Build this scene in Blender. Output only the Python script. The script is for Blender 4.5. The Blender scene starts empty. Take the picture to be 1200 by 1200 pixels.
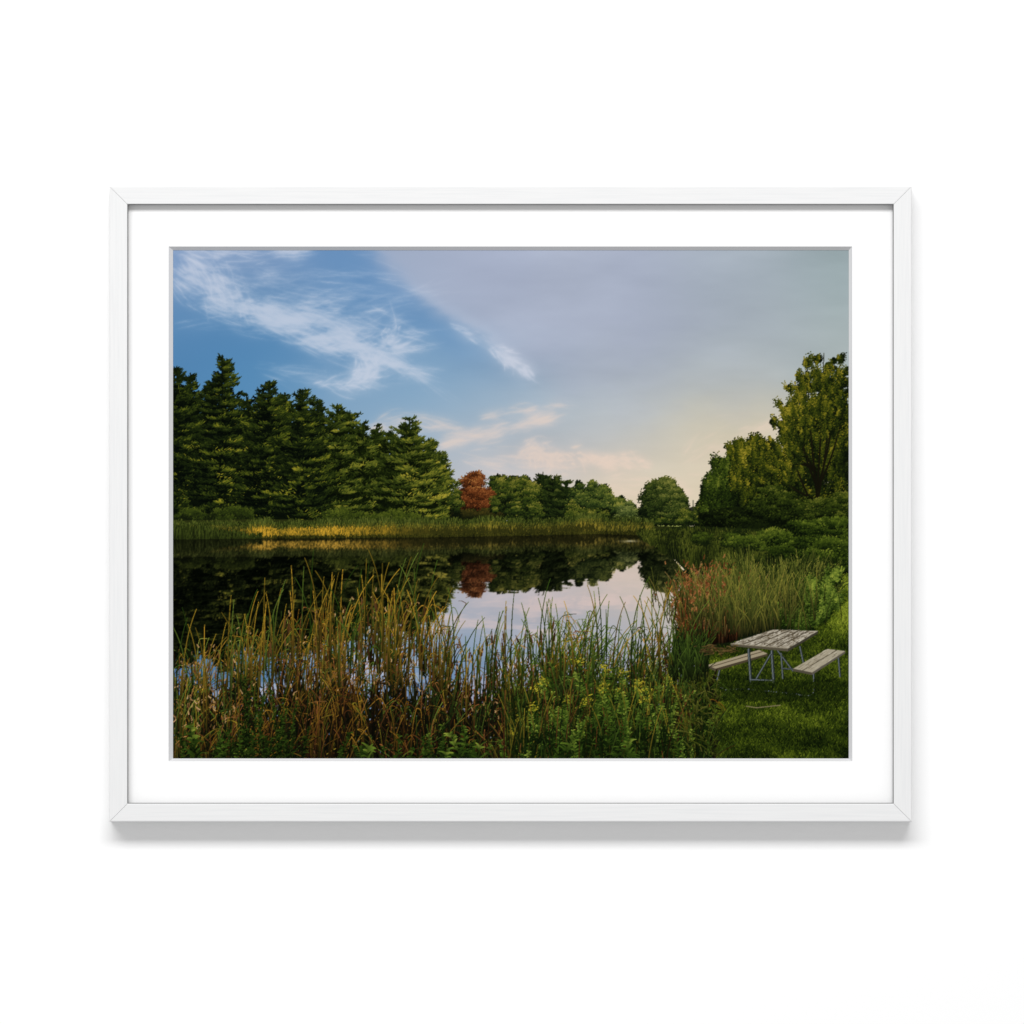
import bpy, bmesh, math
import numpy as np
rng=np.random.default_rng(11)
S=3; X0,Y0=203.0,293.0; PW,PH=792,596
CW,CH=PW*S,PH*S
canvas=np.zeros((CH,CW,3),np.float32)
flat=canvas.reshape(-1,3)
def hx(s):
    s=s.lstrip('#'); return np.array([int(s[i:i+2],16)/255 for i in (0,2,4)],np.float32)
def pal(cols,s):
    cols=np.array([hx(c) for c in cols]); s=np.clip(s,0,1)*(len(cols)-1)
    i=np.minimum(s.astype(int),len(cols)-2); f=(s-i)[...,None]
    return cols[i]*(1-f)+cols[i+1]*f
def U(a,b,n): return rng.uniform(a,b,n)
def N(s,n): return s*np.clip(rng.normal(0,1,n),-2.1,2.1)
def resize(a,h,w):
    H,W=a.shape[:2]
    y=np.linspace(0,H-1,h); x=np.linspace(0,W-1,w)
    yi=np.minimum(y.astype(int),H-2); xi=np.minimum(x.astype(int),W-2)
    fy=(y-yi); fx=(x-xi)
    if a.ndim==3: fy=fy[:,None,None]; fx=fx[None,:,None]
    else: fy=fy[:,None]; fx=fx[None,:]
    fy=fy.astype(np.float32); fx=fx.astype(np.float32)
    r0=a[yi]; r1=a[yi+1]; r=r0*(1-fy)+r1*fy
    return r[:,xi]*(1-fx)+r[:,xi+1]*fx
def vnoise(h,w,cy,cx):
    g=rng.random((max(3,int(h/cy)+3),max(3,int(w/cx)+3))).astype(np.float32)
    H,W=g.shape
    y=np.linspace(0,H-1.001,h); x=np.linspace(0,W-1.001,w)
    yi=y.astype(int); xi=x.astype(int); fy=y-yi; fx=x-xi
    fy=(fy*fy*(3-2*fy))[:,None]; fx=(fx*fx*(3-2*fx))[None,:]
    r=g[yi]*(1-fy)+g[yi+1]*fy
    return (r[:,xi]*(1-fx)+r[:,xi+1]*fx).astype(np.float32)
def fbm(h,w,cy,cx,o=4):
    a=0;amp=1;t=0
    for k in range(o):
        a=a+amp*vnoise(h,w,max(cy/2**k,1.5),max(cx/2**k,1.5)); t+=amp; amp*=.55
    return a/t
def blur(a,r):
    r=int(r)
    if r<1: return a
    for ax in (0,1):
        for _ in range(2):
            pad=[(0,0)]*a.ndim; pad[ax]=(r+1,r)
            c=np.cumsum(np.pad(a,pad,mode='edge').astype(np.float64),axis=ax)
            n=a.shape[ax]
            a=((np.take(c,range(2*r+1,2*r+1+n),axis=ax)-np.take(c,range(0,n),axis=ax))/(2*r+1)).astype(np.float32)
    return a
def strokes(p0,p1,p2,w0,w1,c0,c1,g=1.0):
    n=len(p0)
    if n==0: return
    w0=np.broadcast_to(w0,(n,)).astype(np.float32); w1=np.broadcast_to(w1,(n,)).astype(np.float32)
    c0=np.broadcast_to(c0,(n,3)); c1=np.broadcast_to(c1,(n,3))
    L=np.hypot(*(p1-p0).T)+np.hypot(*(p2-p1).T)
    i=0
    while i<n:
        K=int(L[i:min(n,i+4000)].max()*S*1.25)+2
        M=int(math.ceil(max(w0[i:min(n,i+4000)].max(),w1[i:min(n,i+4000)].max())*S*1.15))
        M=max(1,M)
        b=max(1,min(4000,int(2500000/(K*M)))); j=min(n,i+b)
        t=np.linspace(0,1,K,dtype=np.float32)[None,:,None]
        a,bb,c=p0[i:j,None,:],p1[i:j,None,:],p2[i:j,None,:]
        P=a*(1-t)**2+2*bb*t*(1-t)+c*t*t
        D=2*(bb-a)*(1-t)+2*(c-bb)*t
        D=D/(np.hypot(D[...,0],D[...,1])[...,None]+1e-6)
        w=w0[i:j,None]*(1-t[...,0])+w1[i:j,None]*t[...,0]
        o=(np.linspace(-.5,.5,M,dtype=np.float32) if M>1 else np.zeros(1,np.float32))
        ww=w[:,:,None]*o[None,None,:]
        X=P[...,0][:,:,None]-D[...,1][:,:,None]*ww
        Y=P[...,1][:,:,None]+D[...,0][:,:,None]*ww
        xi=np.floor((X-X0)*S).astype(np.int32); yi=np.floor((Y-Y0)*S).astype(np.int32)
        tt=t**g
        col=(c0[i:j,None,:]*(1-tt)+c1[i:j,None,:]*tt)
        ok=(xi>=0)&(xi<CW)&(yi>=0)&(yi<CH)
        colb=np.broadcast_to(col[:,:,None,:],ok.shape+(3,))
        flat[(yi*CW+xi)[ok]]=colb[ok]
        i=j
def st(x,y): return np.stack([x,y],-1).astype(np.float32)
def poly(pts,col,alpha=1.0):
    pts=np.array(pts,float); x0,y0=pts.min(0); x1,y1=pts.max(0)
    a=max(0,int((x0-X0)*S)-1); b=min(CW,int((x1-X0)*S)+2); c=max(0,int((y0-Y0)*S)-1); d=min(CH,int((y1-Y0)*S)+2)
    gx,gy=np.meshgrid(np.arange(a,b)/S+X0,np.arange(c,d)/S+Y0)
    inside=np.zeros(gx.shape,bool); n=len(pts)
    for i in range(n):
        xa,ya=pts[i]; xb,yb=pts[(i+1)%n]
        if ya==yb: continue
        cr=((ya>gy)!=(yb>gy))&(gx<(xb-xa)*(gy-ya)/(yb-ya)+xa); inside^=cr
    sub=canvas[c:d,a:b]
    sub[inside]=sub[inside]*(1-alpha)+np.array(hx(col) if isinstance(col,str) else col)*alpha
def line(pts,w,col,col2=None):
    for a,b in zip(pts[:-1],pts[1:]):
        a=np.array([a],np.float32); b=np.array([b],np.float32)
        strokes(a,(a+b)/2,b,w,w,hx(col)[None],hx(col2 or col)[None])

# ------------------------------------------------------------ sky
cp=[(205,300,'7f97bd'),(300,300,'8096ba'),(390,300,'6d8fb9'),(205,350,'688fb7'),(300,350,'5d88b0'),(400,350,'5a87b2'),
(205,400,'4d7eaa'),(280,400,'4d7fad'),(400,400,'5986b1'),(470,370,'6b91b8'),(500,420,'749bbe'),(560,430,'86a4c1'),(300,450,'568ab3'),(400,455,'769cbd'),(500,460,'82a5c1'),
(600,465,'97adc0'),(700,470,'a9b2ba'),(850,450,'adb5b6'),(990,440,'a6afae'),(430,480,'90abc2'),(550,500,'a1b3c2'),(650,510,'acb6be'),(750,510,'b8bcbc'),(850,500,'c2c0b4'),
(540,545,'b8bac0'),(620,555,'c7c0be'),(700,560,'d5c8bc'),(780,555,'cdc8bc'),(840,535,'d5ccb7'),(740,595,'e6dac4'),(810,590,'dacfbc'),(880,500,'cdc6b3'),
(620,400,'a1adc1'),(750,400,'aab3bc'),(870,400,'a8b2b5'),(990,400,'a0acae'),(700,330,'a2adbc'),(850,330,'a0acb2'),(990,330,'99a8ac'),(550,320,'94a3c2'),(450,310,'7393bb')]
gy,gx=np.mgrid[0:PH,0:PW].astype(np.float32); gx+=X0; gy+=Y0
num=0;den=0
for x,y,c in cp:
    d2=((gx-x)**2+((gy-y)*1.3)**2)/60.0**2
    w=np.exp(-d2*.8)+1e-4/(d2+.1); num=num+w[...,None]*hx(c); den=den+w
sky=num/den[...,None]
nz=fbm(PH,PW,40,70,5)
dl0=((gx-425)*142-(gy-293)*190)/237.0
dl=dl0+(nz-.5)*26
# clear blue strip along the lower-left side of the veil
along=np.clip((460-gy)/60,0,1)
mb_=np.exp(-((dl+26)/24)**2)*along*.35
sky=sky*(1-mb_[...,None])+hx('5c88b5')*mb_[...,None]
m=1/(1+np.exp(-np.clip(dl/5,-30,30)))
fade=np.clip((500-gy+ (nz-.5)*60)/120,0,1)*np.clip(1-(gx-740)/240,0,1)
sheet=hx('a6aec2')[None,None]*np.ones_like(sky)
mm=(m*fade*(.82))[...,None]
sky=sky*(1-mm)+sheet*mm
rim=np.exp(-((dl-5)/8)**2)*np.clip((445-gy)/40,0,1)*np.clip((gy-300)/60,0.3,1)*.22
sky=sky*(1-rim[...,None])+hx('c2c8d8')*rim[...,None]
big=fbm(PH,PW,50,170,5)
sky=sky+((big-.5)*.09*np.clip((gx-430)/200,0.15,1))[...,None]
def wisp(acc,a,b,c,width,n,strength,flen=.35,spread=.12,curl=0.):
    t0=U(-.05,.95,n); L=flen*U(.4,1.2,n); K=110
    u=np.linspace(0,1,K)[None]
    t=t0[:,None]+L[:,None]*u
    off=N(width,n)[:,None]*(.5+.8*np.sin(np.clip(t,0,1)*math.pi))+N(spread,n)[:,None]*60*(t-t0[:,None])+(curl*U(.2,1,n))[:,None]*u**2
    a,b,c=map(np.array,(a,b,c)); t_=t[...,None]
    P=a*(1-t_)**2+2*b*t_*(1-t_)+c*t_**2; D=2*(b-a)*(1-t_)+2*(c-b)*t_; D=D/np.hypot(D[...,0],D[...,1])[...,None]
    wob=np.sin(t*9+U(0,6,n)[:,None])*2
    X=P[...,0]-D[...,1]*(off+wob); Y=P[...,1]+D[...,0]*(off+wob)
    env=np.sin(np.linspace(0,math.pi,K))[None]*strength*np.ones((n,1))*U(.2,1.5,n)[:,None]
    xi=(X-X0).astype(int); yi=(Y-Y0).astype(int); ok=(xi>=0)&(xi<PW)&(yi>=0)&(yi<PH)
    acc+=np.bincount((yi*PW+xi)[ok],weights=env[ok],minlength=PW*PH).reshape(PH,PW).astype(np.float32)
acc=np.zeros((PH,PW),np.float32)
wisp(acc,(196,292),(250,350),(400,384),15,210,.22,.3,.3,-12)
wisp(acc,(200,318),(250,360),(350,384),10,90,.20,.3,.3)
wisp(acc,(215,298),(262,330),(290,356),10,120,.22,.4,.5,10)
wisp(acc,(280,352),(380,374),(487,436),6,130,.26,.3,.3,8)
wisp(acc,(350,362),(420,374),(484,392),9,80,.20,.3,.5,-10)
wisp(acc,(300,374),(370,412),(478,412),5,110,.28,.25,.3,-10)
wisp(acc,(340,396),(410,418),(488,436),4,70,.26,.3,.3)
wisp(acc,(380,398),(440,402),(470,408),4,60,.26,.3,.6,-12)
wisp(acc,(225,352),(300,362),(400,388),7,80,.20,.4,.3)
wisp(acc,(205,384),(280,372),(330,384),4,30,.14)
wisp(acc,(370,452),(412,454),(438,446),2.5,50,.28,.4,.4)
wisp(acc,(412,440),(428,440),(438,424),3.5,50,.32,.5,.6)
wisp(acc,(424,450),(436,438),(440,424),2,20,.4,.5,.6)
wisp(acc,(446,390),(458,393),(468,390),3,26,.26,.4,.8,-5)
wisp(acc,(250,298),(300,300),(350,294),5,60,.20)
wisp(acc,(290,322),(380,342),(480,350),18,170,.12,.4,.3,-14)
wisp(acc,(300,430),(370,444),(460,440),8,60,.12,.4,.3)
wisp(acc,(528,384),(570,398),(616,438),3.0,55,.15)
wisp(acc,(574,408),(598,420),(618,438),2.6,45,.20,.3,.5)
acc=acc*.3+blur(acc,1)*.6+blur(acc,3)*.25+blur(acc,8)*.6
acc*=(.3+1.4*np.clip(fbm(PH,PW,12,30,6)*2.1-.6,0,1))
al=(1-np.exp(-acc*1.0))[...,None]*.78
sky=sky*(1-al)+hx('cfd3e0')*al
acc=np.zeros((PH,PW),np.float32)
wisp(acc,(510,524),(580,508),(640,490),3,90,.24,.3,.2)
wisp(acc,(520,512),(590,500),(640,492),2,50,.22,.3,.2)
wisp(acc,(560,490),(610,478),(655,476),3,40,.16)
wisp(acc,(600,538),(630,524),(656,536),4,50,.26,.3,.6)
wisp(acc,(610,520),(640,524),(650,545),5,40,.2,.4,.6)
wisp(acc,(650,540),(670,528),(694,538),3,40,.26,.3,.5)
wisp(acc,(700,545),(730,534),(758,544),4,70,.24,.3,.3)
wisp(acc,(535,535),(600,548),(660,548),8,70,.2)
wisp(acc,(430,505),(470,492),(520,500),7,70,.22)
wisp(acc,(800,545),(840,520),(900,500),12,90,.14)
wisp(acc,(690,575),(740,565),(800,575),8,80,.18)
acc=acc*.25+blur(acc,1)*.5+blur(acc,5)*.8
acc*=(.35+1.3*np.clip(fbm(PH,PW,12,30,5)*1.9-.45,0,1))
al=(1-np.exp(-acc*1.0))[...,None]*.70
sky=sky*(1-al)+hx('e8d2c6')*al
canvas[:]=resize(np.clip(sky,0,1).astype(np.float32),CH,CW)

# ------------------------------------------------------------ foliage
def lobes(ells,k=7,sz=.42,out=.82):
    r=[]
    for cx,cy,rx,ry in ells:
        r.append((cx,cy,rx*.8,ry*.8))
        for i in range(k):
            a=rng.uniform(0,2*math.pi); f=rng.uniform(.7,1.0)*out; s=sz*rng.uniform(.5,1.1)
            r.append((cx+math.cos(a)*rx*f,cy+math.sin(a)*ry*f,rx*s,ry*s*.9))
    return r
def crown(ells,ncl,lpc,cr,leaf,cols,light=(.45,-.6),bias=0.,core=.75,contrast=1.,focus=None,stretch=1.9,lb=True):
    if lb: ells=lobes(ells)
    ells=np.array(ells,float); ar=ells[:,2]*ells[:,3]
    n=ncl*lpc//2; kk=rng.choice(len(ells),n,p=ar/ar.sum()); a=U(0,2*math.pi,n); r=np.sqrt(U(0,1,n))*core
    x=ells[kk,0]+np.cos(a)*r*ells[kk,2]; y=ells[kk,1]+np.sin(a)*r*ells[kk,3]; d=U(0,6.3,n)
    p=st(x,y); q=p+st(np.cos(d),np.sin(d))*leaf*1.8
    strokes(p,(p+q)/2,q,leaf*1.1,leaf*.6,pal(cols,U(0,.2,n)),pal(cols,U(0,.2,n)))
    mx,my=(ells[:,0]*ar).sum()/ar.sum(),(ells[:,1]*ar).sum()/ar.sum()
    sxx,syy=np.ptp(ells[:,0])/2+ells[:,2].mean(),np.ptp(ells[:,1])/2+ells[:,3].mean()
    k=rng.choice(len(ells),ncl,p=ar/ar.sum()); a=U(0,2*math.pi,ncl); r=np.sqrt(U(0,1,ncl)); z=U(-1,1,ncl)*np.sqrt(1-r*r*.9)
    o=np.argsort(z); k=k[o];a=a[o];r=r[o];z=z[o]
    ex=np.cos(a)*r; ey=np.sin(a)*r
    cx=ells[k,0]+ex*ells[k,2]*.9; cy=ells[k,1]+ey*ells[k,3]*.9
    gx_=(cx-mx)/sxx; gy_=(cy-my)/syy
    sh=.30+bias+contrast*(.16*(ex*light[0]+ey*light[1])+.26*(gx_*light[0]+gy_*light[1])+.16*z)+N(.13,ncl)
    dx=N(1,(ncl,lpc)); dy=N(.55,(ncl,lpc)); od=dy.copy()
    if focus is not None:
        an=np.arctan2(cy-focus[1],cx-focus[0])[:,None]+N(.25,ncl)[:,None]
        u=N(stretch,(ncl,lpc))*.85; v=N(.5,(ncl,lpc)); dx=np.cos(an)*u-np.sin(an)*v; dy=np.sin(an)*u+np.cos(an)*v; od=v*np.sign(np.cos(an))
    m=cr*U(.4,1.3,ncl)[:,None]
    x=cx[:,None]+dx*m; y=cy[:,None]+dy*m
    if focus is None: y=y+np.abs(dx)*m*.25
    s=sh[:,None]-.22*od+N(.10,(ncl,lpc))
    idx=np.argsort(s,axis=1); x=np.take_along_axis(x,idx,1).ravel(); y=np.take_along_axis(y,idx,1).ravel(); s=np.take_along_axis(s,idx,1).ravel()
    d=U(0,6.3,len(x)); L=leaf*U(.6,1.5,len(x))
    p=st(x,y); q=p+st(np.cos(d)*L,np.sin(d)*L*.7)
    c=pal(cols,s)
    strokes(p,(p+q)/2,q,leaf*.75,leaf*.35,c,c)
def conifer(cx,top,base,hw,cols,bias=0.,step=8.5,tail=.85):
    Hh=base-top
    line([(cx,top+4),(cx,base)],1.8,cols[0])
    n=int(Hh*hw*.40); t=np.sqrt(U(0.01,1,n)); yy=top+t*Hh; xx=cx+U(-1,1,n)*hw*t**tail*.5; p=st(xx,yy); q=p+st(U(-5,5,n),U(-1,2,n))
    strokes(p,(p+q)/2,q,1.8,1,pal(cols,U(0,.16,n)),pal(cols,U(0,.12,n)))
    items=[]; y=top+3
    la,lb_=rng.uniform(.8,1.15),rng.uniform(.8,1.15)
    while y<base-3:
        t=(y-top)/Hh
        L=hw*(t**tail)*(1-.3*max(0,t-.75)/.25)*rng.uniform(.7,1.2)+3
        nb=int(5+6*t)
        for s in range(nb):
            ang=rng.uniform(0,2*math.pi); z=math.sin(ang); c=math.cos(ang)
            l=L*rng.uniform(.5,1.05)*(1.35 if rng.random()<.14 else 1)*(la if c<0 else lb_)
            rise=-(.75-.85*t)*l*rng.uniform(.4,1.3)*.75
            items.append((z+rng.normal(0,.15),cx+rng.normal(0,.8),y+rng.normal(0,2.2),c*l,rise*abs(c)+z*l*.24,t,l))
        y+=step*rng.uniform(.5,1.35)*(.5+.65*t)
    items.sort(key=lambda a:a[0])
    xs=[];ys=[];ss=[];ds=[]
    for z,x,y,dx,dy,t,l in items:
        nt=int(8+l*1.9); u=rng.uniform(.08,1.0,nt)**.7; u.sort()
        spr=1.0+l*.07
        px=x+dx*u+rng.normal(0,spr,nt)*(.3+.7*np.sin(u*2.9)); jy=np.clip(rng.normal(0,.5,nt),-1.1,1.1)*(1.0+l*.04)*(1.25-u)
        up=-l*.16*np.clip(u-.55,0,1)**1.5*3
        py=y+dy*u+l*.09*np.sin(u*3.1)+jy+up*.35
        sh=.21+bias+.13*z+.21*(dx/(hw+1))+.34*(u-.5)-.20*jy+rng.normal(0,.12)+rng.normal(0,.07,nt)-.06*t
        o=np.argsort(-jy); sg=1 if dx>0 else -1
        xs.append(px[o]);ys.append(py[o]);ss.append(sh[o])
        ds.append(np.arctan2(-.6+rng.normal(0,.4,nt),sg*1.0+rng.normal(0,.5,nt)))
    x=np.concatenate(xs);y=np.concatenate(ys);s=np.concatenate(ss);d=np.concatenate(ds)
    L=U(1.6,4.4,len(x)); p=st(x,y); q=p+st(np.cos(d)*L,np.sin(d)*L)
    c=pal(cols,s); strokes(p,(p+q)/2,q,.75,.3,c*.85,c)
    n=26; yy=U(top,top+14,n); p=st(np.full(n,cx)+N(.4,n),yy+1); q=p+st(N(2.0,n)*(yy-top+3)/8,-U(1.5,4.5,n)); strokes(p,(p+q)/2,q,.7,.3,pal(cols,U(.1,.35,n)),pal(cols,U(.2,.5,n)))
    line([(cx,top+6),(cx+rng.normal(0,.5),top-3)],.7,cols[1])

CON=['050906','111a0a','253210','56601a','98922c']
CON2=['080d06','192409','3a4818','767a28','aaa038']
n=12000; x=U(200,532,n); prof=np.interp(x,[200,240,300,350,400,440,490,515,532],[468,480,510,510,522,540,545,570,590]); y=prof+U(0,1,n)*(612-prof)
p=st(x,y); q=p+st(U(-6,6,n),U(-3,3,n)); strokes(p,(p+q)/2,q,4,2,pal(CON,U(0,.2,n)),pal(CON,U(0,.14,n)))
for a in [(224,440,612,60,-.05),(290,466,612,56,-.06),(246,450,612,50,-.05),(334,463,610,56,-.05),(372,470,610,60,-.03),(410,484,610,56,0),
          (302,476,612,50,-.06),(442,502,610,52,.0),(426,498,608,48,.0),(395,476,610,54,.0),(460,508,608,40,0),(208,432,612,60,-.02),(518,535,606,30,.04),
          (261,419,614,84,.0),(316,449,612,70,.0),(355,459,612,66,.02),(503,516,607,48,.05),(480,492,608,70,.04)]:
    conifer(a[0],a[1],a[2],a[3],CON if a[0]<375 else CON2,a[4]+.04)
crown([(268,603,30,10),(225,606,20,8),(400,604,30,6),(470,604,40,5)],120,60,4,1.6,['10160a','24300f','3d4a16','5a6420'],core=.9)
DEC=['0a0f07','18230e','303f13','5a6022','868038']
n=6500; x=U(530,750,n); prof=np.interp(x,[530,560,600,640,680,715,735,750],[582,578,568,568,576,586,598,606]); y=prof+U(0,1,n)*(614-prof); p=st(x,y); q=p+st(U(-3,3,n),U(-2,2,n)); strokes(p,(p+q)/2,q,2.6,1.4,pal(DEC,U(0,.3,n)),pal(DEC,U(0,.3,n)))
PI=['090e08','15200c','2a3814','4c5622','6e7230']
for a in [(636,556,610,20,0),(650,560,610,24,.02),(664,566,610,22,.03)]: conifer(a[0],a[1],a[2],a[3],PI,a[4]+.05,6)
crown([(586,584,13,27),(602,576,20,24),(616,574,12,20),(578,594,8,16)],320,50,3.2,1.3,DEC,core=.9)
crown([(680,588,14,23),(693,584,14,21),(708,588,14,22),(722,595,11,16)],340,44,2.8,1.2,['0e150b','1e2d12','38471c','606a2a','86863e'],core=.9,bias=-.02)
crown([(625,598,10,14),(672,600,10,12),(574,600,7,11),(604,601,14,10),(696,603,26,8)],200,44,2.8,1.2,DEC,core=.9)
crown([(741,600,8,13),(731,603,7,10),(752,606,6,6)],90,50,2.3,1.0,['18230f','303d1c','505e2e','787f44','94945a'],core=.9)
RED=['140b06','2b150b','4c2711','754222','966636']
crown([(556,586,21,18),(555,570,13,14),(568,588,12,15),(544,590,11,15),(558,560,7,7)],380,54,3.6,1.1,RED,bias=.03,contrast=1.1,core=.8)
crown([(546,602,16,5),(572,602,12,5)],60,50,3,1.2,['12160a','2a2a10','4a4018'])
crown([(579,592,4,12),(534,590,5,16)],50,50,2.6,1.2,DEC)
poly([(700,612),(765,611),(800,613),(800,620),(700,620)],'8a9650')
poly([(716,616),(800,617),(800,622),(700,622)],'4a5a26')
crown([(777,590,24,22),(768,577,17,14),(789,590,16,19),(760,600,14,12),(781,568,12,8),(792,602,14,10)],380,54,3.4,1.2,['0a1008','1a260e','324018','545c28','7a7c3c'],core=.8)
poly([(803,597),(812,593),(823,597),(823,612),(803,612)],'2c2d25')
line([(812,594),(812,586)],.8,'4a4a40')
crown([(804,605,10,8),(821,600,9,14),(812,607,12,7),(770,611,20,4),(795,611,14,4)],170,50,2.6,1.2,DEC,core=.9)
DR=['090e07','19230b','36400f','666418','988c30']
line([(846,615),(846,570)],3,'12130b')
n=6000; x=U(822,960,n); prof=np.interp(x,[822,840,860,880,900,960],[570,552,540,536,540,500]); y=prof+U(0,1,n)*(612-prof); p=st(x,y); q=p+st(U(-4,4,n),U(-3,3,n)); strokes(p,(p+q)/2,q,2.6,1.4,pal(DR,U(0,.22,n)),pal(DR,U(0,.2,n)))
crown([(848,582,24,34),(834,584,15,28),(858,556,16,22),(846,546,11,10)],500,54,3.8,1.4,['080d07','15200a','2a3a0f','4c5c1c','74782c'],light=(-.4,-.5),bias=-.02,focus=(848,640),stretch=1.2,core=.8)
crown([(880,568,26,44),(872,538,18,22),(886,526,16,15),(903,560,16,40),(862,530,10,12)],560,50,4.0,1.4,DR,light=(-.5,-.4),bias=-.03,focus=(884,640),stretch=1.2,core=.75)
line([(957,620),(956,570),(959,530)],5,'12120a')
tips=[(908,490),(925,450),(945,422),(965,414),(985,420),(992,460),(898,518),(902,545),(926,470),(975,440),(912,468),(892,562)]
for grp,nc in ((([(955,560,58,54),(990,530,26,70),(962,520,42,50)]),460),):
    crown(grp,nc,50,4.5,1.4,DR,light=(-.3,-.4),bias=-.07,core=.8,focus=(956,640),stretch=1.3)
for tx,ty in tips:
    b0=rng.uniform(540,600); a=np.array([[956,b0]],np.float32); c=np.array([[tx,ty]],np.float32); m_=(a*.6+c*.4)+np.array([[(tx-955)*.25,4]],np.float32)
    strokes(a,m_,c,2.4,.5,hx('100f08')[None],hx('1c1a0d')[None])
pl=[]
for tx,ty in tips+[(935,437),(955,420),(975,417),(912,507),(922,485),(938,455),(980,470),(960,440),(990,430)]:
    for f in (1,.87,.74,.6):
        bx,by=956,560; px_=bx+(tx-bx)*f+rng.normal(0,3); py_=by+(ty-by)*f-5*math.sin(f*3.1)+rng.normal(0,2); r_=(5+9*(1-f))*rng.uniform(.8,1.3)
        pl.append((px_,py_+3,r_*1.05,r_))
crown(pl,760,42,3.6,1.25,DR,light=(-.6,-.35),bias=.04,core=.5,focus=(956,640),stretch=1.2,lb=False,contrast=1.1)
n=5000; x=U(820,1000,n); y=U(596,625,n); p=st(x,y+np.clip((850-x)*.2,0,8)); q=p+st(N(3,n),N(2,n)); strokes(p,(p+q)/2,q,3,1.5,pal(DR,U(0,.25,n)),pal(DR,U(0,.3,n)))
crown([(905,592,28,22),(850,608,30,8),(940,600,36,18),(985,596,16,20)],330,56,4,1.5,['070b05','131c09','26330e','444f18','66692a'],bias=-.03,core=.9)

# ------------------------------------------------------------ far bank
bankn=fbm(4,PW,4,16,4)[0]
def reedrow(n,xa,xb,yb,hgt,cols,smin,smax,w=.7,lean=1.5):
    x=U(xa,xb,n); bn=bankn[np.clip((x-X0).astype(int),0,PW-1)]; o=yb(x)+N(.9,n)+(bn-.5)*4; h=hgt*U(.5,1.25,n)*(.35+1.3*bn); idx=np.argsort(o); x=x[idx];o=o[idx];h=h[idx];bn=bn[idx]
    p=st(x,o); q=st(x+N(lean,n),o-h); m_=(p+q)/2+st(N(.4,n),N(.2,n)*0)
    s=U(smin,smax,n)+(bn-.5)*.5; strokes(p,m_,q,w,w*.5,pal(cols,s*.7),pal(cols,s+.1))
wl=lambda x:np.interp(x,[200,300,500,640,700,745,760,1000],[632,631,629.5,627,625.5,626,628,640])
poly([(200,610),(300,608),(500,611),(640,613),(760,616),(830,618),(830,640),(760,629),(700,626),(500,630),(200,632)],'262c11')
reedrow(4200,200,765,lambda x:wl(x)-11,9,['141a0a','2b3612','465220','626a2c'],0,.8,lean=2)
reedrow(4200,200,765,lambda x:wl(x)-6,8,['181d0b','343a18','56581d','78742a'],.0,.85,lean=2)
reedrow(2600,200,765,lambda x:wl(x)-3,7,['181d0b','3a3c16','625c1e','86782c'],.1,.95)
GP=['24280f','544c18','947a24','c89e32']
n=4200; x=np.concatenate([rng.normal(360,66,3300),U(430,700,900)]); bn=bankn[np.clip((x-X0).astype(int),0,PW-1)]; o=wl(x)-U(0,6,n); idx=np.argsort(o); x=x[idx];o=o[idx];bn=bn[idx]
p=st(x,o); q=p+st(N(1.5,n),-U(1.5,8,n)*(.5+1.0*bn)); sg=np.clip(1.2-np.abs(x-355)/140,.12,1)*U(.25,1.15,n)*(.4+1.2*bn); strokes(p,(p+q)/2,q,.7,.4,pal(GP,sg*.65),pal(GP,sg))
reedrow(2200,200,765,lambda x:wl(x)+.6,3,['14160a','2a2c0d','444418'],0,1)
n=1500; x=200+np.abs(N(50,n)); p=st(x,wl(x)+N(1,n)-1); q=p+st(N(2,n),-U(3,16,n)*np.clip(1.3-(x-200)/110,.2,1)); sg=U(0,1,n); strokes(p,(p+q)/2,q,.8,.4,pal(['141a0a','2b3612','465220'],sg*.6),pal(['141a0a','2b3612','465220'],sg))
RB_=[(748,624),(800,616),(900,620),(1000,620),(1000,700),(850,700),(806,672),(790,655),(765,636)]
poly(RB_,'1a240d')

# ------------------------------------------------------------ water by mirroring
Yg=(np.arange(CH)/S+Y0).astype(np.float32); Xg=(np.arange(CW)/S+X0).astype(np.float32)
wx=np.interp(Xg,[200,300,500,640,700,745,760,780,800,815,830,1000],[632,631,629.5,627,625.5,627,632,645,668,700,900,900]).astype(np.float32)
mirr=np.interp(Xg,[200,300,500,640,700,745,760,800,1000],[632,631,629.5,627,625.5,627,628,630,630]).astype(np.float32)
D=Yg[:,None]-mirr[None,:]
nr=fbm(CH,CW,7,90,3)-.5; nr2=fbm(CH,CW,3.2,26,2)-.5
src=mirr[None,:]-D/.95-np.clip(D-50,0,300)**2/230.0+nr*D*.14+nr2*np.clip(D,0,40)*.10
sx=Xg[None,:]+nr2*np.clip(D,0,30)*.12
yi=np.clip(((src-Y0)*S).astype(int),0,CH-1); xi=np.clip(((sx-X0)*S).astype(int),0,CW-1)
ref=canvas[yi,xi]
ref=blur(ref,1)
lum=ref.mean(-1,keepdims=True)
ref=ref*(.56+.40*np.clip(lum*2.2-.1,0,1)); ref=ref*np.array([1.0,.975,1.0],np.float32)
gr=ref.mean(-1,keepdims=True); ref=ref*.86+gr*.14
ref=np.clip(ref-.006,0,1)
gl=np.exp(-((Yg[:,None]-634)/1.3)**2)*np.exp(-((Xg[None,:]-736)/9)**2)
ref=ref+(gl*np.clip(nr2+.6,0,1))[...,None]*.6
wmask=(Yg[:,None]-wx[None,:])>0
canvas[wmask]=np.clip(ref,0,1)[wmask]
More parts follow.
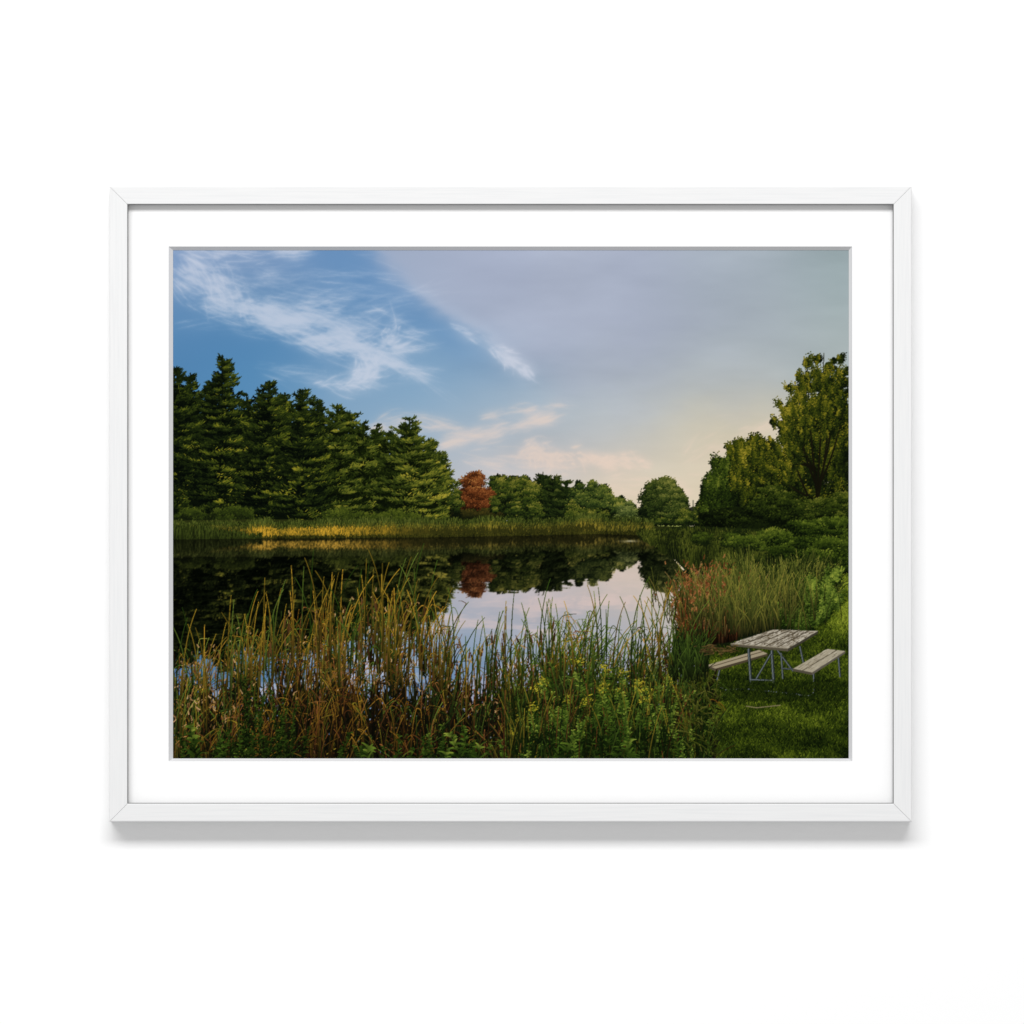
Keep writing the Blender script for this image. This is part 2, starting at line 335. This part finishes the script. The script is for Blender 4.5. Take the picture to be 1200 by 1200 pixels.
for yo,hh,s1 in ((-8,10,.7),(0,13,.9),(8,14,.8),(16,14,.8),(26,16,.8)):
    n=1500; x=U(750,930,n); y=np.interp(x,[750,800,860,930],[628,638,642,644])+yo*np.clip((x-752)/60,0,1)+N(2.5,n); idx=np.argsort(y); x=x[idx];y=y[idx]
    p=st(x,y); q=p+st(N(3,n),-hh*U(.4,1.3,n)*(.4+.6*np.clip((x-752)/60,0,1))); s=U(0,s1,n)*.8+.12*np.sin(x*.15)+.1*np.sin(x*.06+yo); strokes(p,(p+q)/2,q,.8,.4,pal(['10160a','2b3510','4e561e','767632'],s*.6),pal(['10160a','2b3510','4e561e','767632'],s))
crown([(862,632,18,9),(888,636,16,8),(822,630,14,6),(905,628,16,8)],130,50,3.4,1.4,['10180a','28360f','48581a','70782a'])

# ------------------------------------------------------------ lawn
poly([(800,668),(1000,640),(1000,760),(860,775),(800,775),(790,745),(806,700)],'11180a')
lawn=[(1000,660),(978,672),(972,700),(945,738),(880,752),(835,762),(808,785),(806,830),(822,900),(1000,900)]
poly(lawn,'202e0c')
poly([(1000,668),(984,676),(982,712),(960,742),(1000,760)],'4a5e1b')
gn=fbm(PH,PW,14,40,5)
def grass(n,xa,xb,ya,yb,f,h,w=.7):
    x=U(xa,xb,n); y=np.sort(U(ya,yb,n)); s,ok=f(x,y); x=x[ok];y=y[ok];s=s[ok];n=len(x)
    sc=.5+.8*(y-650)/240
    p=st(x,y); q=st(x+N(h*.6,n)*sc,y-h*U(.4,1.3,n)*sc); c=pal(['0a1205','1c2a0a','3a4a10','60721c','90a034'],s)
    strokes(p,(p+q)/2+st(N(.3,n),N(.1,n)),q,w,w*.5,c*.6,c)
def fg(x,y):
    edge=np.interp(y,[660,700,740,752,765,790,830,900],[975,970,945,872,830,812,812,824])
    g=gn[np.clip((y-Y0).astype(int),0,PH-1),np.clip((x-X0).astype(int),0,PW-1)]
    b=.43+(g-.5)*.9+N(.17,len(x))
    b+=.40*np.exp(-((x-990)/18)**2)*np.exp(-((y-705)/42)**2)
    b-=.10*np.clip((y-850)/40,0,1); b-=.22*np.exp(-((x-905)/60)**2-((y-806)/12)**2)
    b-=.12*np.exp(-((x-905)/70)**2-((y-775)/16)**2)
    return b,x>edge+N(3,len(x))
grass(36000,800,998,662,897,fg,4.5)
SH=['080d06','142009','2a390f','495a1a','6e7a2a']
crown([(960,632,40,22),(985,650,18,20),(925,640,24,16),(945,655,30,14)],360,60,4.5,1.6,SH,bias=-.02,core=.9)
crown([(958,618,34,10),(980,612,18,8)],150,54,3.6,1.5,SH,bias=.06)
def reeds(n,xf,h,lean,w,cols,s0,s1,dark=.35,tipc=None,g=.8):
    x,y=xf; o=np.argsort(y); x=x[o];y=y[o]; hh=h[o]; ln=lean[o]
    p=st(x,y); m_=st(x+ln*.15,y-hh*.6); q=st(x+ln,y-hh)
    s=U(s0,s1,len(x)); c=pal(cols,s)
    strokes(p,m_,q,w,w*.25,c*dark,c if tipc is None else tipc,g)
rn=fbm(4,PW,4,26,4)[0]; rn=(rn-rn.min())/np.ptp(rn)
def rnx(x): return rn[np.clip((x-X0).astype(int),0,PW-1)]
n=4200; x=796+rng.beta(1.3,1.6,n)*190; u=U(0,1,n); y=np.interp(x,[796,830,870,910,950,985],[712,700,690,684,676,668])+u*np.interp(x,[796,830,870,910,950,985],[40,54,58,50,42,30])
h=U(.35,1.1,n)*np.interp(x,[796,830,870,910,950,985],[26,38,46,40,28,20])*(.6+.7*rnx(x))
reeds(n,(x,y),h,N(8,n),.95,['10180a','243011','404c1a','646a2c','8e8c3c'],.0,.9,.25)
crown([(945,690,22,12),(968,700,16,16),(958,716,18,14),(925,724,28,11),(975,676,10,10),(940,738,14,5),(905,715,16,10)],340,44,3.8,1.5,['0b1406','1c2c0a','3c501a','60742a','88963a'],bias=.05,focus=(940,790),stretch=1.2,core=.7)
RB=['1e1009','42220f','6a3c1c','8c5830','ae8250']
n=2600; x=800+np.abs(N(30,n)); y=np.interp(x,[780,800,830,870,900],[735,752,756,750,735])-np.abs(N(12,n)); reeds(n,(x,y),U(16,66,n)*(.65+.5*rnx(x)),N(7,n),1.0,RB,.0,.85,.22)
n=600; x=rng.normal(846,30,n); y=700+np.abs(N(22,n)); reeds(n,(x,y),U(18,46,n),N(8,n),.85,['2c3410','525a22','7a7034','907050'],.0,.9,.3)
n=420; x=rng.normal(832,22,n); y=rng.normal(690,14,n); p=st(x,y); q=p+st(N(2,n),-U(1.5,5,n)); c=pal(['4e2c16','784828','9a6e44'],U(0,1,n)); strokes(p,(p+q)/2,q,1.2,.6,c,c)
n=450; x=rng.normal(880,30,n); y=U(700,744,n); reeds(n,(x,y),U(24,56,n),N(9,n),.8,['2e3c14','5a6228','8c8838'],.1,1,.3)
# ------------------------------------------------------------ picnic table
poly([(846,802),(905,808),(980,794),(955,817),(880,817)],'080d05',alpha=.5)
def tube(pts,w=2.2):
    line(pts,w,'23282a'); line([(a-w*.15,b) for a,b in pts],w*.36,'666e70')
poly([(828,779),(838,783),(899,765.5),(889,761)],'98907c'); poly([(828,779),(838,783),(838,786),(828,781.5)],'4c4538'); poly([(838,783),(899,765.5),(899,768),(838,786)],'453d2f')
line([(833,781),(894,763)],.6,'54493a')
tube([(843,785),(840,797),(842,804),(850,808),(878,807)],1.8)
tube([(937,757),(941,776)],2.0)
tube([(911,762),(929,786)],2.0)
tube([(877,760),(880,806)],3.1); tube([(904,762),(907,810)],3.2)
tube([(880,796),(906,797)],2.0); tube([(903,766),(886,795)],2.0)
tube([(915,765),(917,795)],1.8)
tube([(880,807),(913,811),(948,815),(953,811),(953,788)],1.8)
tube([(982,769),(984,793)],2.0)
tube([(916,783),(932,784)],1.6)
A,B,C,Dd=map(np.array,[(856.,754.),(905.,737.5),(958.,739.),(923.,759.5)])
poly([A,B,C,Dd],'9f9c90')
for i in range(5):
    f0,f1=i/5,(i+1)/5
    c=hx(['8c877a','9c978a','a7a296','938e82','a09b8e'][i])
    poly([A+(Dd-A)*f0,B+(C-B)*f0,B+(C-B)*f1,A+(Dd-A)*f1],c)
    n=140; u=U(0,.9,n); v=U(f0,f1,n); a_=(A+(Dd-A)*v[:,None]); b_=(B+(C-B)*v[:,None]); p=(a_+(b_-a_)*u[:,None]).astype(np.float32); q=(a_+(b_-a_)*(u+U(.03,.15,n))[:,None]).astype(np.float32)
    cc=pal(['544c40','827b6e','aaa598','c4c0b4'],U(0,1,n)); strokes(p,(p+q)/2,q,.45,.3,cc,cc)
for i in range(1,5):
    f=i/5; line([tuple(A+(Dd-A)*f),tuple(B+(C-B)*f)],.6,'453e32')
n=26; v=U(0,1,n); u=U(.05,.95,n); a_=(A+(Dd-A)*v[:,None]); b_=(B+(C-B)*v[:,None]); p=(a_+(b_-a_)*u[:,None]).astype(np.float32); q=p+st(U(1,5,n),U(-1.4,.1,n)); strokes(p,(p+q)/2,q,.9,.4,hx('544a3a'),hx('665e4e'))
poly([A,Dd,Dd+[0,3.4],A+[0,2.6]],'524c40'); poly([Dd,C,C+[0,2.8],Dd+[0,3.4]],'3a372e')
line([tuple(A),tuple(Dd)],.6,'8a8474')
poly([(929,783),(951,787.5),(990,762.5),(969,760)],'a09b8b'); poly([(929,783),(951,787.5),(951,790.5),(929,786)],'4b463b'); poly([(951,787.5),(990,762.5),(990,765),(951,790.5)],'57524a')
line([(940,785.5),(980,761.5)],.7,'554e40')
n=60; u=U(0,.9,n); v=U(0,1,n)[:,None]; a_=np.array([929,783.])*(1-v)+np.array([951,787.5])*v; b_=np.array([969,760.])*(1-v)+np.array([990,762.5])*v
p=(a_+(b_-a_)*u[:,None]).astype(np.float32); q=(a_+(b_-a_)*(u+.09)[:,None]).astype(np.float32); cc=pal(['6c6558','98927f','bdb8aa'],U(0,1,n)); strokes(p,(p+q)/2,q,.45,.3,cc,cc)
line([(874,827),(886,829),(914,826)],.7,'7a7258')
grass(1500,835,990,800,822,lambda x,y:(.28+N(.12,len(x)),np.ones(len(x),bool)),4)

# ------------------------------------------------------------ foreground reeds
T=lambda x:np.interp(x,[200,240,300,340,400,440,490,520,560,600,650,700,740,790,812,830],[762,738,708,696,688,676,684,712,726,716,706,702,708,706,748,805])
gap=fbm(PH,PW,40,30,4); gap=(gap-gap.min())/np.ptp(gap)
tn_=fbm(4,PW,4,22,4)[0]
hue=fbm(PH,PW,60,34,4); hue=(hue-hue.min())/np.ptp(hue)-.5
def at(f,x,y): return f[np.clip((y-Y0).astype(int),0,PH-1),np.clip((x-X0).astype(int),0,PW-1)]
OL=['14160a','33340f','5a5618','8a7c28','b89a34']; BR=['140d08','2f1c0e','553218','84562e','ae8450']; GN=['0c1308','1c2a10','344a18','587028','8a9644']
def reedlayer(n,d0,d1,mix,hm,wm,bright,dark=.25,thin=0,ls=13,bot=925):
    x=U(198,830,n); d=U(d0,d1,n); d.sort(); y=(T(x)+88)*(1-d)+bot*d
    if thin:
        k=at(gap,x,y-30)>thin; x=x[k];y=y[k];d=d[k]; n=len(x)
    h=hm*(U(.3,1.05,n)**.8)*(1+.25*d)*(.72+.55*tn_[np.clip((x-X0).astype(int),0,PW-1)]); lean=N(ls,n)+3
    pb,pg,po=mix(x,d); hq=at(hue,x,y-30)*1.3; pg=np.clip(pg+hq,.06,.95); pb=np.clip(pb-hq*.7,.03,.9); r=rng.random(n)
    cl=at(gap,x,y-20)
    s=np.clip(bright+N(.24,n)+(cl-.5)*.6,0,1); c=pal(OL,s); gI=r<pg; bI=(r>=pg)&(r<pg+pb)
    c[gI]=pal(GN,s[gI]); c[bI]=pal(BR,s[bI])
    tip=c*1.15; gt=rng.random(n)<np.where(x<520,.32,.09); tip[gt]=pal(['7a561a','a87c26','c89a38'],U(0,1,gt.sum()))
    tip[gt]*= (bright+.5)
    p=st(x,y); m_=st(x+lean*.05+N(4,n),y-h*.68); q=st(x+lean,y-h)
    w=wm*U(.5,1.3,n); strokes(p,m_,q,w,w*.22,c*dark,tip,1.15)
    k=rng.random(n)<.3; a=q[k]; K=k.sum(); sd=np.where(rng.random(K)<.68,1,-1); e=a+st(sd*U(4,20,K),U(-4,20,K)); mm_=a+st(sd*U(2,7,K),-U(1,6,K))
    strokes(a,mm_,e,w[k]*.5,w[k]*.2,tip[k],tip[k]*.75)
    k=rng.random(n)<.14; K=k.sum(); a=p[k]*.6+q[k]*.4; sd=np.where(rng.random(K)<.5,1,-1); e=a+st(sd*U(8,28,K),U(-22,12,K)); strokes(a,(a+e)/2+st(N(2,K),-U(0,7,K)),e,w[k]*.7,w[k]*.25,c[k]*.6,tip[k]*.85)
def mixA(x,d):
    g=np.interp(x,[200,330,450,600,700,830],[.36,.42,.42,.6,.75,.85]); b=np.interp(x,[200,330,420,560,620,700,830],[.25,.2,.26,.28,.18,.12,.08])
    return b,g,1-g-b
def mixB(x,d):
    g=np.interp(x,[200,330,450,600,680,830],[.36,.3,.2,.34,.62,.85]); b=np.interp(x,[200,330,420,560,640,720,830],[.34,.42,.6,.5,.28,.12,.06])
    return b,g,1-g-b
n=6000; x=U(198,835,n); y=np.sort(U(795,900,n)); k=(at(gap,x,y-20)>.5)|(y>850)|(x>660); x=x[k];y=y[k]; n=len(x); p=st(x,y); q=p+st(N(6,n),U(-18,4,n)); strokes(p,(p+q)/2,q,2.6,1,pal(['050603','0b0c06','140e08'],U(0,1,n)),pal(['070804','11100a','1d150b'],U(0,1,n)))
reedlayer(900,0,.16,mixA,84,.95,.46,.3,.42)
reedlayer(850,.05,.35,mixA,80,1.05,.44,.25,.47)
def heads(n,xa,xb,ya,yb,w=2.0):
    x=U(xa,xb,n); y=T(x)+U(ya,yb,n); l=N(1.4,n); p=st(x,y); q=p+st(l,-U(6,11,n))
    strokes(p+st(-l*3,np.full(n,50)),p+st(-l,np.full(n,20)),p,.7,.7,hx('22220e'),hx('565022'))
    c=pal(['2a190c','46301a','644628'],U(0,1,n)); strokes(p,(p+q)/2,q,w,w*.85,c,c*1.1); r=q+st(l*.4,-U(3,6,n)); strokes(q,(q+r)/2,r,.6,.4,c,c)
heads(80,360,650,30,80); heads(40,205,380,30,90)
def darkfill(n,ya,th):
    x=U(198,835,n); y=np.sort(U(ya,900,n)); k=at(gap,x,y-20)>th; x=x[k];y=y[k]; n=len(x); p=st(x,y); q=p+st(N(6,n),-U(4,30,n)); strokes(p,(p+q)/2,q,2.0,.7,pal(['050603','0a0b06','110d07'],U(0,1,n)),pal(['070804','12120a','1c160c'],U(0,1,n)))
darkfill(1200,800,.55)
reedlayer(1050,.25,.6,mixB,78,1.1,.35,.16,.46,15)
heads(50,300,650,60,110)
darkfill(3600,822,0)
reedlayer(1050,.5,1.0,mixB,80,1.2,.31,.12,0,16)
darkfill(900,850,0)
reedlayer(520,.8,1.0,mixB,76,1.3,.31,.12,0,16)
n=260; x=np.concatenate([U(203,300,n//2),U(330,620,n-n//2)]); y=T(x)+U(15,125,n); p=st(x,y); q=p+st(N(2.5,n),-U(1.5,5,n)); c=pal(['4c381e','74583a','a08258','b89870'],U(0,1,n)); strokes(p,(p+q)/2+st(N(1.5,n),N(1,n)),q,1.2,.5,c,c)
n=260; x=np.concatenate([U(203,520,140),U(520,815,120)]); y=T(x)+U(60,125,n); h=U(70,112,n)*np.where(x<520,1,.85); l=N(15,n)+5; mixc=rng.random(n)<np.where(x<520,.7,.2); c=np.where(mixc[:,None],pal(['5a4e18','947e26','c49c34'],U(0,1,n)),pal(['22380f','3f5c1c','6a8034'],U(0,1,n)))
strokes(st(x,y),st(x+l*.05,y-h*.65),st(x+l,y-h),1.2,.3,c*.3,c,.8)
def plant(x,yt,yb,lw,ll,cols,br,flower=0,dens=1.0):
    n=int((yb-yt)*dens); t=np.sort(rng.uniform(0,1,n)); y=yb+(yt-yb)*t; lean=rng.normal(0,7); xx=x+lean*t*t
    line([(x,yb),(x+lean*.25,(yb+yt)/2),(x+lean,yt)],.8,'2a3a12')
    sd=rng.choice([-1,1],n); L=ll*(1-.6*t)*U(.5,1.15,n); a=U(.0,1.15,n)
    p=st(xx,y); q=p+st(sd*L*np.cos(a),-L*np.sin(a)+L*.15); m_=(p+q)/2+st(sd*0,-L*.2)
    s=np.clip(br*(.2+.85*t)+N(.15,n),0,1); c=pal(cols,s); strokes(p,m_,q,lw,.35,c*.6,c)
    if flower:
        k=int(flower); u=U(0,1,k); fx=x+lean+N(3.6,k); fy=yt+N(2.6,k)+2; p=st(fx,fy); q=p+st(N(2,k),-U(.5,2,k)); c=pal(['3c4414','62661c','948c26','b2a834'],U(0,1,k)); strokes(p,(p+q)/2,q,.9,.6,c,c)
LF=['080e05','1a2c0b','3c5818','64802a','98aa44']
xs=sorted([(rng.uniform(0,1),rng.uniform(580,828)) for _ in range(110)])
for i,(d,x) in enumerate(xs):
    yt=np.interp(x,[580,640,700,760,815,830],[835,788,774,780,790,835])+d*75+rng.uniform(-14,14)
    if i%12==0:
        n=80; xx=U(590,825,n); y=yt+U(50,110,n); h=U(50,105,n); l=N(14,n); rr=rng.random(n); c=pal(GN,U(.1,.75,n)); c[rr<.3]=pal(OL,U(.1,.8,(rr<.3).sum())); c[rr>.85]=pal(BR,U(.2,.7,(rr>.85).sum())); strokes(st(xx,y),st(xx+l*.1,y-h*.6),st(xx+l,y-h),1.1,.3,c*.25,c)
        n=420; xx=U(600,830,n); y=U(yt+25,yt+70,n); p=st(xx,y); q=p+st(N(5,n),-U(-3,14,n)); strokes(p,(p+q)/2,q,1.8,.7,pal(LF,U(0,.15,n)),pal(LF,U(0,.25,n)))
    plant(x,yt,yt+rng.uniform(60,90),1.4,rng.uniform(6,13),LF,rng.uniform(.45,1.0)-.15*d,26 if (rng.random()<.38 and d<.55 and x<790) else 0)
for _ in range(44):
    x=rng.uniform(210,600); plant(x,rng.uniform(845,880),905,1.4,9,LF,rng.uniform(.25,.6))
for x,yt in [(541,860),(430,872),(228,850),(560,874),(520,878),(660,858),(735,866)]:
    plant(x,yt,900,2.8,19,LF,.74,dens=.7)
for _ in range(12):
    x=rng.uniform(285,345); plant(x,rng.uniform(785,840),900,1.1,7,LF,rng.uniform(.25,.5),dens=.7)
n=200; x=U(806,844,n); y=U(790,886,n); p=st(x,y); q=p+st(N(7,n)-3,-U(0,14,n)); c=pal(['22300d','36420f','505a1c','6c6c30'],U(0,1,n)); strokes(p,(p+q)/2+st(N(2,n),-U(0,3,n)),q,.8,.3,c*.6,c)
n=260; x=U(788,830,n); y=U(762,800,n); idx=np.argsort(y); x=x[idx];y=y[idx]; h=U(12,40,n); l=N(7,n); c=pal(GN,U(.1,.7,n)); strokes(st(x,y),st(x+l*.1,y-h*.6),st(x+l,y-h),1,.3,c*.3,c)
n=50; x=U(815,862,n); y=U(756,766,n); p=st(x,y); q=p+st(N(8,n),N(1.5,n)); c=pal(['3a2e1a','5e4c2c','7c6840'],U(0,1,n)); strokes(p,(p+q)/2+st(N(1,n),-U(0,2,n)),q,.8,.4,c*.7,c)

# ------------------------------------------------------------ to mesh colours
GW,GH=PW*3//2,PH*3//2
low=canvas.reshape(GH,2,GW,2,3).mean((1,3))
warm=np.array([1.03,1.0,.95],np.float32)
veg=np.clip((low[...,1]-low[...,2])*12,0,1)[...,None]
low=low*(1-veg)+low*warm*veg
low=np.clip(low,0,1)
lin=np.where(low<=.04045,low/12.92,((low+.055)/1.055)**2.4)
F_LIGHT=1.10
lin=np.clip(lin/F_LIGHT,0,1)

# ============================================================ 3D scene
scene=bpy.context.scene
scene.view_settings.view_transform='Standard'; scene.view_settings.look='None'; scene.view_settings.exposure=0
col=scene.collection
CAMD=8.0
def mat_simple(name,color,rough=.6,spec=.3):
    m=bpy.data.materials.new(name); m.use_nodes=True; nt=m.node_tree; b=nt.nodes['Principled BSDF']
    b.inputs['Base Color'].default_value=(*color,1); b.inputs['Roughness'].default_value=rough; b.inputs['Specular IOR Level'].default_value=spec
    return m,nt,b
mw,nt,b=mat_simple('white_wall_paint',(.965,.965,.965),.9,0)
tn=nt.nodes.new('ShaderNodeTexNoise'); tn.inputs['Scale'].default_value=300; bp=nt.nodes.new('ShaderNodeBump'); bp.inputs['Strength'].default_value=.02; bp.inputs['Distance'].default_value=.001
nt.links.new(tn.outputs['Fac'],bp.inputs['Height']); nt.links.new(bp.outputs['Normal'],b.inputs['Normal'])
me=bpy.data.meshes.new('wall'); me.from_pydata([(-4,0,-4),(4,0,-4),(4,0,4),(-4,0,4)],[],[(0,1,2,3)]); me.materials.append(mw)
wall=bpy.data.objects.new('wall',me); col.objects.link(wall); wall['kind']='structure'; wall['label']='plain bright white painted wall'; wall['category']='wall'

root=bpy.data.objects.new('framed_picture',None); root.empty_display_size=.1; col.objects.link(root)
root.location=(-.002,0,.0095-.3725)
root['label']='white wooden frame with white mat around a pond landscape print'; root['category']='picture'
def put(o):
    col.objects.link(o); o.parent=root; o.matrix_parent_inverse=root.matrix_basis.inverted()
def px(x,depth): return (x-600)/1000*(CAMD-depth)/CAMD
def pz(y,depth): return (600-y)/1000*(CAMD-depth)/CAMD
mf,nt,b=mat_simple('white_painted_wood',(.80,.80,.80),.55,.2)
tc=nt.nodes.new('ShaderNodeTexCoord'); mp=nt.nodes.new('ShaderNodeMapping')
n1=nt.nodes.new('ShaderNodeTexNoise'); n1.inputs['Scale'].default_value=1; n1.inputs['Detail'].default_value=5
nt.links.new(tc.outputs['UV'],mp.inputs['Vector']); mp.inputs['Scale'].default_value=(14,420,1)
nt.links.new(mp.outputs['Vector'],n1.inputs['Vector'])
cr=nt.nodes.new('ShaderNodeValToRGB'); cr.color_ramp.elements[0].position=.25; cr.color_ramp.elements[0].color=(.755,.76,.765,1); cr.color_ramp.elements[1].position=.6; cr.color_ramp.elements[1].color=(.80,.80,.80,1)
nt.links.new(n1.outputs['Fac'],cr.inputs['Fac']); nt.links.new(cr.outputs['Color'],b.inputs['Base Color'])
bp=nt.nodes.new('ShaderNodeBump'); bp.inputs['Strength'].default_value=.10; bp.inputs['Distance'].default_value=.0003
nt.links.new(n1.outputs['Fac'],bp.inputs['Height']); nt.links.new(bp.outputs['Normal'],b.inputs['Normal'])
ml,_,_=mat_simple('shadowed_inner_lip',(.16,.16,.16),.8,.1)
FD=.030
xl,xr=px(128,FD),px(1068.5,FD); zt,zb=pz(218,FD),pz(963,FD)
fw=.0212
prof=[(0,0.001),(0,FD-.0012),(.0004,FD-.0004),(.0012,FD),(fw-.0010,FD),(fw-.0003,FD-.0003),(fw,FD-.001),(fw,FD-.0035),(fw+.0005,FD-.0035),(fw+.0005,.006),(fw-.006,.006),(fw-.006,.001)]
def rail(side):
    bm=bmesh.new(); uvl=bm.loops.layers.uv.new('UVMap')
    ra=[];rb=[]
    for ins,dp in prof:
        g=.00018
        if side=='top': a=(xl+ins+g,-dp,zt-ins); c=(xr-ins-g,-dp,zt-ins)
        if side=='bottom': a=(xr-ins-g,-dp,zb+ins); c=(xl+ins+g,-dp,zb+ins)
        if side=='left': a=(xl+ins,-dp,zb+ins+g); c=(xl+ins,-dp,zt-ins-g)
        if side=='right': a=(xr-ins,-dp,zt-ins-g); c=(xr-ins,-dp,zb+ins+g)
        ra.append(bm.verts.new(a)); rb.append(bm.verts.new(c))
    nP=len(prof); off={'top':0,'left':3.3,'bottom':7.1,'right':11.7}[side]
    for i in range(nP):
        j=(i+1)%nP
        f=bm.faces.new((ra[i],ra[j],rb[j],rb[i]))
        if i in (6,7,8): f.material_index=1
    bm.faces.new(ra[::-1]); bm.faces.new(rb)
    bmesh.ops.recalc_face_normals(bm,faces=bm.faces)
    for f in bm.faces:
        for l in f.loops:
            x,y,z=l.vert.co
            l[uvl].uv=((x,z-y) if side in('top','bottom') else (z,x-y)); l[uvl].uv.x+=off
    me=bpy.data.meshes.new('frame_rail'); bm.to_mesh(me); bm.free(); me.materials.append(mf); me.materials.append(ml)
    o=bpy.data.objects.new('frame_rail',me); put(o); return o
for s in ('top','left','bottom','right'): rail(s)
mm_,nt,b=mat_simple('white_mat_board',(.965,.965,.965),.9,0)
tn=nt.nodes.new('ShaderNodeTexNoise'); tn.inputs['Scale'].default_value=900; bp=nt.nodes.new('ShaderNodeBump'); bp.inputs['Strength'].default_value=.05; bp.inputs['Distance'].default_value=.0003
nt.links.new(tn.outputs['Fac'],bp.inputs['Height']); nt.links.new(bp.outputs['Normal'],b.inputs['Normal'])
mb,_,_=mat_simple('mat_bevel_core',(.66,.66,.67),.9,0)
MD=.0205; PD=.0160
def ring(x0,y0,x1,y1,d): return [(px(x0,d),-d,pz(y1,d)),(px(x1,d),-d,pz(y1,d)),(px(x1,d),-d,pz(y0,d)),(px(x0,d),-d,pz(y0,d))]
V=ring(149,239,1048,942,MD)+ring(197.5,288.8,998.8,892.2,MD)+ring(202.8,293.2,994.6,888.8,PD+.0003)
Fc=[]
for k in range(4):
    j=(k+1)%4; Fc.append((k,j,4+j,4+k))
for k in range(4):
    j=(k+1)%4; Fc.append((4+k,4+j,8+j,8+k))
me=bpy.data.meshes.new('mat_board'); me.from_pydata(V,[],Fc); me.materials.append(mm_); me.materials.append(mb)
for i in range(4,8): me.polygons[i].material_index=1
put(bpy.data.objects.new('mat_board',me))
bk,_,_=mat_simple('backing_board_card',(.35,.30,.24),.9,.1)
x0,x1,z0,z1=px(146,0),px(1050,0),pz(945,0),pz(236,0)
bm=bmesh.new(); bmesh.ops.create_cube(bm,size=1)
for v in bm.verts: v.co=((x0+x1)/2+v.co.x*(x1-x0)*.99,-.0115+v.co.y*.005,(z0+z1)/2+v.co.z*(z1-z0)*.99)
me=bpy.data.meshes.new('backing_board'); bm.to_mesh(me); bm.free(); me.materials.append(bk); put(bpy.data.objects.new('backing_board',me))
xs_=np.linspace(px(X0-.2,PD),px(X0+PW+.2,PD),GW); zs_=np.linspace(pz(Y0-.2,PD),pz(Y0+PH+.2,PD),GH)
co=np.zeros((GH,GW,3),np.float32); co[...,0]=xs_[None]; co[...,1]=-PD; co[...,2]=zs_[:,None]
me=bpy.data.meshes.new('photo_print')
idx=np.arange(GH*GW).reshape(GH,GW)
q=np.stack([idx[1:,:-1],idx[1:,1:],idx[:-1,1:],idx[:-1,:-1]],-1).reshape(-1).astype(np.int32)
nf=len(q)//4
me.vertices.add(GH*GW); me.vertices.foreach_set('co',co.ravel())
me.loops.add(nf*4); me.loops.foreach_set('vertex_index',q)
me.polygons.add(nf); me.polygons.foreach_set('loop_start',np.arange(0,nf*4,4,dtype=np.int32))
try: me.polygons.foreach_set('loop_total',np.full(nf,4,np.int32))
except Exception: pass
me.update(calc_edges=True)
ca=me.color_attributes.new('ink','FLOAT_COLOR','POINT')
rgba=np.ones((GH*GW,4),np.float32); rgba[:,:3]=lin.reshape(-1,3); ca.data.foreach_set('color',rgba.ravel())
mp_=bpy.data.materials.new('matte_print_ink'); mp_.use_nodes=True; nt=mp_.node_tree; nt.nodes.clear()
at_=nt.nodes.new('ShaderNodeAttribute'); at_.attribute_name='ink'; df=nt.nodes.new('ShaderNodeBsdfDiffuse'); ou=nt.nodes.new('ShaderNodeOutputMaterial')
nt.links.new(at_.outputs['Color'],df.inputs['Color']); nt.links.new(df.outputs[0],ou.inputs['Surface']); me.materials.append(mp_)
pr=bpy.data.objects.new('photo_print',me); put(pr)
pr['label']='colour landscape print of pond, reeds, trees and picnic table'

# light: white room ambience plus one wide softbox above
from mathutils import Vector
w=bpy.data.worlds.new('World'); scene.world=w; w.use_nodes=True
w.node_tree.nodes['Background'].inputs['Color'].default_value=(1,1,1,1); w.node_tree.nodes['Background'].inputs['Strength'].default_value=.54
SX,SY=8.0,1.8
ld=bpy.data.lights.new('softbox','AREA'); ld.shape='RECTANGLE'; ld.size=SX; ld.size_y=SY
lo=bpy.data.objects.new('softbox',ld); col.objects.link(lo); lo.location=(-1.0,-5.6,5.0)
dv=Vector((-1.0,0,-.9))-lo.location; lo.rotation_euler=dv.to_track_quat('-Z','Y').to_euler()
nrm=dv.normalized(); Rm=lo.rotation_euler.to_matrix(); tot=0; k=20
for i in range(k):
    for j in range(k):
        P=lo.location+Rm@Vector(((i+.5)/k*SX-SX/2,(j+.5)/k*SY-SY/2,0)); r=-P; d2=r.length_squared; rn_=r.normalized()
        tot+=max(0,nrm.dot(rn_))*max(0,rn_.y)/d2
tot*=1/(k*k)/math.pi**2
ld.energy=.58/tot
cd=bpy.data.cameras.new('camera'); cd.sensor_width=36; cd.lens=36*CAMD/1.2; cd.clip_end=100
cam=bpy.data.objects.new('camera',cd); col.objects.link(cam); cam.location=(0,-CAMD,0); cam.rotation_euler=(math.pi/2,0,0); scene.camera=cam
